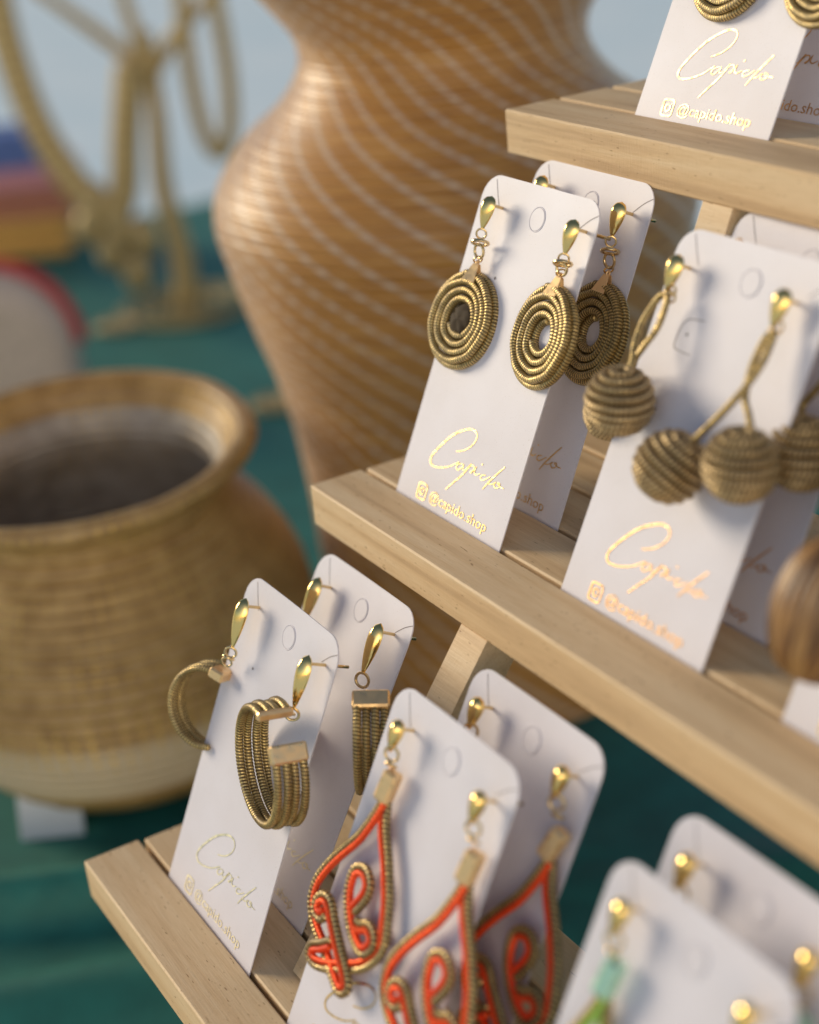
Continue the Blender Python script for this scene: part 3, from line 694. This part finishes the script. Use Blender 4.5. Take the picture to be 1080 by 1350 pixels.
# ------------------------------------------------------------------ coiled straw pot
def pot_material():
    m, n, l, p = mat('coiled_pot_straw')
    uv = N(n, 'ShaderNodeUVMap'); sp = N(n, 'ShaderNodeSeparateXYZ'); l.new(uv.outputs[0], sp.inputs[0])
    tc = N(n, 'ShaderNodeTexCoord'); so = N(n, 'ShaderNodeSeparateXYZ'); l.new(tc.outputs['Object'], so.inputs[0])
    nz = N(n, 'ShaderNodeTexNoise', Scale=1.1, Detail=5.0); l.new(tc.outputs['Object'], nz.inputs['Vector'])
    base = ramp(n, [(.3, (0.31, 0.18, 0.06)), (.5, (0.40, 0.245, 0.088)), (.7, (0.49, 0.315, 0.125))]); l.new(nz.outputs[0], base.inputs[0])
    # paler band low on the belly
    zb = ramp(n, [(0, (0, 0, 0)), (.17, (0, 0, 0)), (.2, (1, 1, 1)), (.38, (1, 1, 1)), (.42, (0, 0, 0))])
    zz = math_node(n, l, 'MULTIPLY', so.outputs[2], 1 / 13.0); l.new(zz, zb.inputs[0])
    mx = N(n, 'ShaderNodeMix', data_type='RGBA'); l.new(math_node(n, l, 'MULTIPLY', zb.outputs[0], .78), mx.inputs[0]); l.new(base.outputs[0], mx.inputs[6]); mx.inputs[7].default_value = (0.64, 0.53, 0.38, 1)
    # stitches of gold thread
    a = math_node(n, l, 'FRACT', math_node(n, l, 'MULTIPLY', sp.outputs[0], 84.0)); b = math_node(n, l, 'FRACT', math_node(n, l, 'MULTIPLY', sp.outputs[1], 1 / .52))
    sa = ramp(n, [(.0, (0, 0, 0)), (.36, (0, 0, 0)), (.46, (1, 1, 1)), (.62, (1, 1, 1)), (.72, (0, 0, 0))]); l.new(a, sa.inputs[0])
    sb = ramp(n, [(.0, (0, 0, 0)), (.25, (0, 0, 0)), (.4, (1, 1, 1)), (.6, (1, 1, 1)), (.75, (0, 0, 0))]); l.new(b, sb.inputs[0])
    nzb = N(n, 'ShaderNodeTexNoise', Scale=.5, Detail=1.0); l.new(tc.outputs['Object'], nzb.inputs['Vector'])
    rb = ramp(n, [(.40, (0.1,) * 3), (.6, (1,) * 3)]); l.new(nzb.outputs[0], rb.inputs[0])
    f = math_node(n, l, 'MULTIPLY', math_node(n, l, 'MULTIPLY', sa.outputs[0], sb.outputs[0]), rb.outputs[0])
    mx2 = N(n, 'ShaderNodeMix', data_type='RGBA'); l.new(f, mx2.inputs[0]); l.new(mx.outputs[2], mx2.inputs[6]); mx2.inputs[7].default_value = (0.66, 0.44, 0.12, 1)
    l.new(mx2.outputs[2], p.inputs['Base Color']); p.inputs['Roughness'].default_value = .42
    mm = math_node(n, l, 'MULTIPLY', f, .7); l.new(mm, p.inputs['Metallic'])
    return m
M_POT = pot_material()
def dense(prof, step):
    P = smooth_path([(r, 0, z) for r, z in prof], step); return [(p.x, p.z) for p in P]
POT = (-19.4, -.2)
pot = empty('straw_pot', Matrix.Translation((POT[0], POT[1], TZ))); pot.matrix_world = Matrix.Translation((POT[0], POT[1], TZ + .15)) @ Matrix.Rotation(math.radians(5), 4, Vector((.51, .86, 0)))
tag(pot, 'wide-mouthed coiled straw pot on the teal cloth beside the stand', 'pot')
def coilfn(prof, pitch, amp):
    out = []; L = 0
    for i, (r, z) in enumerate(prof):
        j0, j1 = max(i - 1, 0), min(i + 1, len(prof) - 1); d = Vector((prof[j1][0] - prof[j0][0], prof[j1][1] - prof[j0][1])).normalized()
        if i: L += math.hypot(r - prof[i - 1][0], z - prof[i - 1][1])
        h = abs(math.sin(L / pitch * math.pi)) * amp - amp * .6
        out.append((r + d.y * h, z - d.x * h))
    return out
wall = dense([(.05, .1), (3.2, .1), (4.7, .25), (6.2, 1.4), (7.4, 3.2), (7.95, 5.4), (7.7, 7.4), (6.9, 9.2), (5.9, 10.6), (5.45, 11.5), (5.75, 12.4), (6.35, 13.0)], .07)
mb = MB(); lathe(mb, coilfn(wall, .52, .14), 96); mb.build('outer_wall', M_POT, pot)
lip = dense([(6.2, 12.85), (6.55, 12.9), (6.72, 13.15), (6.6, 13.45), (6.25, 13.55), (5.95, 13.4), (5.9, 13.1)], .05)
mb = MB(); lathe(mb, lip, 120, lambda r, z, a: r + .05 * math.sin(a * 60) + .08 * mnoise.noise(Vector((math.cos(a) * 3, math.sin(a) * 3, z)))); mb.build('lip', M_POT, pot)
ins = dense([(5.95, 13.2), (5.3, 12.4), (5.0, 11.5), (5.4, 10.5), (6.3, 9.2), (7.2, 7.3), (7.5, 5.4), (6.9, 3.3), (5.8, 1.7), (4.4, .8), (.05, .7)], .07)
M_POTIN = M_POT.copy(); M_POTIN.name = 'grey_straw_lining'
for q in M_POTIN.node_tree.nodes:
    if q.type == 'VALTORGB' and abs(q.color_ramp.elements[0].color[0] - .31) < .001:
        for e, c in zip(q.color_ramp.elements, ((.30, .25, .20), (.42, .36, .30), (.50, .45, .39))): e.color = (*c, 1)
mb = MB(); lathe(mb, coilfn(ins[14:], .52, .1), 96); mb.build('inner_wall', M_POTIN, pot)
mb = MB(); lathe(mb, coilfn(ins[:15], .52, .1), 96); mb.build('inner_rim', M_POT, pot)

# paper tag leaning against the pot's foot
tg = MB(); rbox(tg, (-1.2, -.02, 0), (1.2, .02, 2.0), .015)
for p in tg.v: p.y += .10 * (p.x / 1.2) ** 2
o = tg.build('paper_tag', M_TAG); o.matrix_world = Matrix.Translation((-15.0, -5.5, cloth_z(-15.0, -5.5) + .02)) @ Matrix.Rotation(math.radians(62), 4, 'Z') @ Matrix.Rotation(math.radians(-24), 4, 'X')
tag(o, 'small white paper price tag on the cloth at the foot of the pot', 'tag')

# ------------------------------------------------------------------ tall straw vase with white spiral lines
def vase_material():
    m, n, l, p = mat('woven_vase_straw')
    uv = N(n, 'ShaderNodeUVMap'); sp = N(n, 'ShaderNodeSeparateXYZ'); l.new(uv.outputs[0], sp.inputs[0])
    tc = N(n, 'ShaderNodeTexCoord')
    mp = N(n, 'ShaderNodeMapping'); mp.inputs['Scale'].default_value = (.5, .5, 9.0); l.new(tc.outputs['Object'], mp.inputs[0])
    nz = N(n, 'ShaderNodeTexNoise', Scale=1.0, Detail=4.0); l.new(mp.outputs[0], nz.inputs['Vector'])
    base = ramp(n, [(.25, (0.32, 0.13, 0.02)), (.5, (0.47, 0.215, 0.042)), (.75, (0.59, 0.31, 0.075))]); l.new(nz.outputs[0], base.inputs[0])
    h = math_node(n, l, 'MULTIPLY_ADD', sp.outputs[0], 31.0); l.new(math_node(n, l, 'MULTIPLY', sp.outputs[1], .77), h.node.inputs[2])
    f = math_node(n, l, 'FRACT', h)
    s = ramp(n, [(0, (0, 0, 0)), (.36, (0, 0, 0)), (.46, (1, 1, 1)), (.56, (1, 1, 1)), (.66, (0, 0, 0))]); l.new(f, s.inputs[0])
    dash = ramp(n, [(0, (.25,) * 3), (.2, (1,) * 3), (.8, (1,) * 3), (1, (.25,) * 3)]); l.new(math_node(n, l, 'FRACT', math_node(n, l, 'MULTIPLY', sp.outputs[1], 1 / .44)), dash.inputs[0])
    mx = N(n, 'ShaderNodeMix', data_type='RGBA'); l.new(math_node(n, l, 'MULTIPLY', math_node(n, l, 'MULTIPLY', s.outputs[0], dash.outputs[0]), .72), mx.inputs[0]); l.new(base.outputs[0], mx.inputs[6]); mx.inputs[7].default_value = (0.62, 0.50, 0.40, 1)
    l.new(mx.outputs[2], p.inputs['Base Color']); p.inputs['Roughness'].default_value = .36
    p.inputs['Sheen Weight'].default_value = .3
    b1 = math_node(n, l, 'SINE', math_node(n, l, 'MULTIPLY', sp.outputs[1], 26.0))
    b = N(n, 'ShaderNodeBump', Strength=.25, Distance=.06); l.new(b1, b.inputs['Height']); l.new(b.outputs[0], p.inputs['Normal'])
    return m
vase = empty('straw_vase', Matrix.Translation((-15.8, 14.9, TZ)))
tag(vase, 'tall waisted golden straw vase with white spiral lines behind the stand', 'vase')
def zz(z): return z + 1.25 - TZ
prof = [(.05, .15), (6.0, .15), (6.6, .4), (6.75, zz(-14)), (6.95, zz(-10.2)), (7.25, zz(-7.4)), (7.7, zz(-5)), (8.4, zz(-2.6)), (9.0, zz(-.2)), (9.2, zz(1.2)), (8.9, zz(2.5)), (7.8, zz(4.0)), (6.3, zz(5.2)), (5.45, zz(6.4)), (5.4, zz(7.5)), (6.1, zz(8.6)), (7.1, zz(9.8)), (8.6, zz(11.2)), (9.6, zz(12.8))]
VM = vase_material()
mb = MB(); lathe(mb, coilfn(dense(prof, .11), .44, .09), 160, lambda r, z, a: r * (1 + .006 * mnoise.noise(Vector((math.cos(a) * 2, math.sin(a) * 2, z * .4))))); mb.build('body', VM, vase)
mb = MB(); lathe(mb, dense([(9.6, zz(12.8)), (9.6, zz(13.1)), (9.3, zz(13.0)), (8.3, zz(11.5)), (6.1, zz(8.7)), (5.0, zz(7.5)), (5.0, zz(6.4)), (5.6, zz(5.2)), (6.6, zz(4))], .2), 96); mb.build('inner_wall', VM, vase)

# ------------------------------------------------------------------ far end of the table
M_NECK = cord('necklace_straw', (0.30, 0.20, 0.075), (0.54, 0.40, 0.18), (0.6, 0.46, 0.22), .9, .05, .5)
tree = empty('jewellery_tree', Matrix.Translation((-73.8, 25.9, TZ)))
tag(tree, 'blurred straw jewellery tree with a woven round foot at the far end of the table', 'jewellery stand')
mb = MB()
for r_ in (1.4, 2.4, 3.4, 4.4, 4.9): ring(mb, (0, 0, .3), (0, 0, 1), r_, .15, 48, 8)
mb.build('foot', M_NECK, tree)
mb = MB(); tube(mb, smooth_path([(0, 0, .2), (.1, .2, 4), (-.2, -.3, 9), (0, 0, 15), (.1, -.1, 20)], .5), 0.8, 10, taper=lambda t: 1.15 - .4 * t); mb.build('trunk', M_NECK, tree)
E1 = Vector((.51, .86, 0))
for sgn, ln, hh in ((-1, 7.5, 24), (1, 6.5, 23), (-.4, 4, 26)):
    mb = MB(); tube(mb, smooth_path([(0, 0, 17), tuple(E1 * sgn * ln * .4 + Vector((0, 0, 20))), tuple(E1 * sgn * ln + Vector((0, 0, hh)))], .5), .62, 8, taper=lambda t: 1 - .4 * t); mb.build('branch', M_NECK, tree)
def necklace(pts, r, label):
    mb = MB(); tube(mb, smooth_path(pts, .4), r, 10); o = mb.build('necklace', M_NECK)
    tag(o, label, 'necklace', 'necklaces on the jewellery tree'); return o
T0 = Vector((-73.8, 25.9, TZ))
def tp(px, py, d=0):      # px, py: centimetres to the right and up from the tree foot, seen from the front
    return T0 + E1 * px + Vector((0, 0, py)) + Vector((.86, -.51, 0)) * d
nk = necklace([tp(-9.6, 25, .6), tp(-9.3, 20, .9), tp(-8.2, 14.5, 1.2), tp(-6.2, 10.2, 1.4), tp(-4.2, 8.0, 1.6), tp(-3.0, 9.4, 1.4), tp(-2.2, 13.5, 1.2), tp(-1.2, 18, 1)], 1.1, 'thick pale straw necklace looped over the left of the jewellery tree')
for k, (a, b) in enumerate(((-5.6, 7.6), (-4.4, 5.6), (-2.9, 3.9), (-2.0, 6.4), (-3.6, 7.2), (-5.0, 9.2))):
    mb = MB(); lathe(mb, [(.05, 1.4), (.7, .9), (1.2, -.2), (.9, -1.3), (.1, -1.8)], 14); o = mb.build('leaf_drop', M_NECK); o.location = tp(a, b, 1.7); o.parent = nk
necklace([tp(3.0, 23, .6), tp(2.9, 17, 1), tp(3.3, 13, 1.2), tp(4.2, 11.4, 1.3), tp(5.1, 13, 1.2), tp(5.5, 17, 1), tp(5.2, 23, .6)], .6, 'dark straw necklace hanging at the right of the jewellery tree')
def pxy(x, y): return Vector((x, y, cloth_z(x, y)))
for (x, y, r_, lab) in ((-50.5, 21.4, 1.5, 'gold coiled coaster lying beside the vase'), (-73.5, 20.0, 1.6, 'gold coiled coaster lying in front of the jewellery tree'), (-74.5, 31.5, 1.3, 'gold coiled coaster lying to the right of the jewellery tree foot')):
    mb = MB(); a = 0; P = []; q = r_
    while q > .25: P.append(Vector((q * math.cos(a), q * math.sin(a), .22))); a += .15 / q; q -= .36 * (.15 / q) / math.tau
    tube(mb, P, .2, 8, wrap=.4, amp=.2); o = mb.build('coaster', M_NECK, None, pxy(x, y)); tag(o, lab, 'coaster', 'coiled coasters on the far table')

def slab(name, c, w, d, h, material, label, cat, group, rz, rnd=.45):
    """folded cloth: soft edged slab of a few folds"""
    mb = MB(); k = 3; hh = h / k
    for i in range(k):
        rbox(mb, (-w / 2 + .3 * random.random(), -d / 2 + .3 * random.random(), i * hh + .01), (w / 2 - .3 * random.random(), d / 2 - .2 * random.random(), (i + 1) * hh - .01), hh * rnd)
    o = mb.build(name, material); o.location = c; o.rotation_euler = (0, 0, rz); tag(o, label, cat, group); return o
rz = math.atan2(.86, .51)
P0 = Vector((-101.0, 20.5, 0)); zt_ = cloth_z(P0.x, P0.y) + .1
for h, c, lab, dx in ((3.4, (.66, .38, .10), 'folded yellow orange cloth at the bottom of the colourful pile', .4), (2.6, (.50, .21, .14), 'folded rust red cloth in the colourful pile, above the yellow one', 1.2), (1.5, (.68, .34, .40), 'folded pink cloth in the colourful pile, under the blue one', 1.0), (3.0, (.13, .20, .46), 'folded deep blue cloth on top of the colourful pile', -.4)):
    slab('folded_cloth', P0 + E1 * dx + Vector((0, 0, zt_)), 13, 5.5, h, cloth('cloth_' + lab.split()[1], c, 2.0), lab, 'folded cloth', 'folded cloths in the far pile', rz); zt_ += h + .03

pouch = empty('fabric_pouch', Matrix.Translation((-62.5, 8.6, cloth_z(-62.5, 8.6))) @ Matrix.Rotation(rz, 4, 'Z'))
tag(pouch, 'beige round-topped pouch with red piping, blurred behind the pot', 'pouch')
arch = [(-5, .05)] + [(-5 * math.cos(a / 16 * math.pi), 4.0 + 5.2 * math.sin(a / 16 * math.pi)) for a in range(17)] + [(5, .05)]
mb = MB(); nA = len(arch); 
for yy, ins_ in ((-1.6, .5), (-2.0, 1.4), ):
    pass
lay = [(-1.9, .80), (-1.5, .95), (-.6, 1.0), (.6, 1.0), (1.5, .95), (1.9, .8)]
for yy, s in lay:
    for (x_, z_) in arch: mb.v.append(Vector((x_ * s, yy, z_ * s + .02)))
for j in range(len(lay) - 1):
    for i in range(nA - 1): mb.quad_uv((j * nA + i, j * nA + i + 1, (j + 1) * nA + i + 1, (j + 1) * nA + i), ((0, 0),) * 4)
mb.quad_uv(tuple(range(nA))[::-1], ((0, 0),) * nA, False); mb.quad_uv(tuple(range((len(lay) - 1) * nA, len(lay) * nA)), ((0, 0),) * nA, False)
mb.build('pouch_body', cloth('beige_fabric', (.55, .45, .38), 3.0), pouch)
mb = MB(); tube(mb, smooth_path([(x_ * 1.03, 0, z_ * 1.03) for x_, z_ in arch[1:-1]], .3), .5, 8); mb.build('piping', cloth('red_piping', (.5, .04, .04), 3.0), pouch)
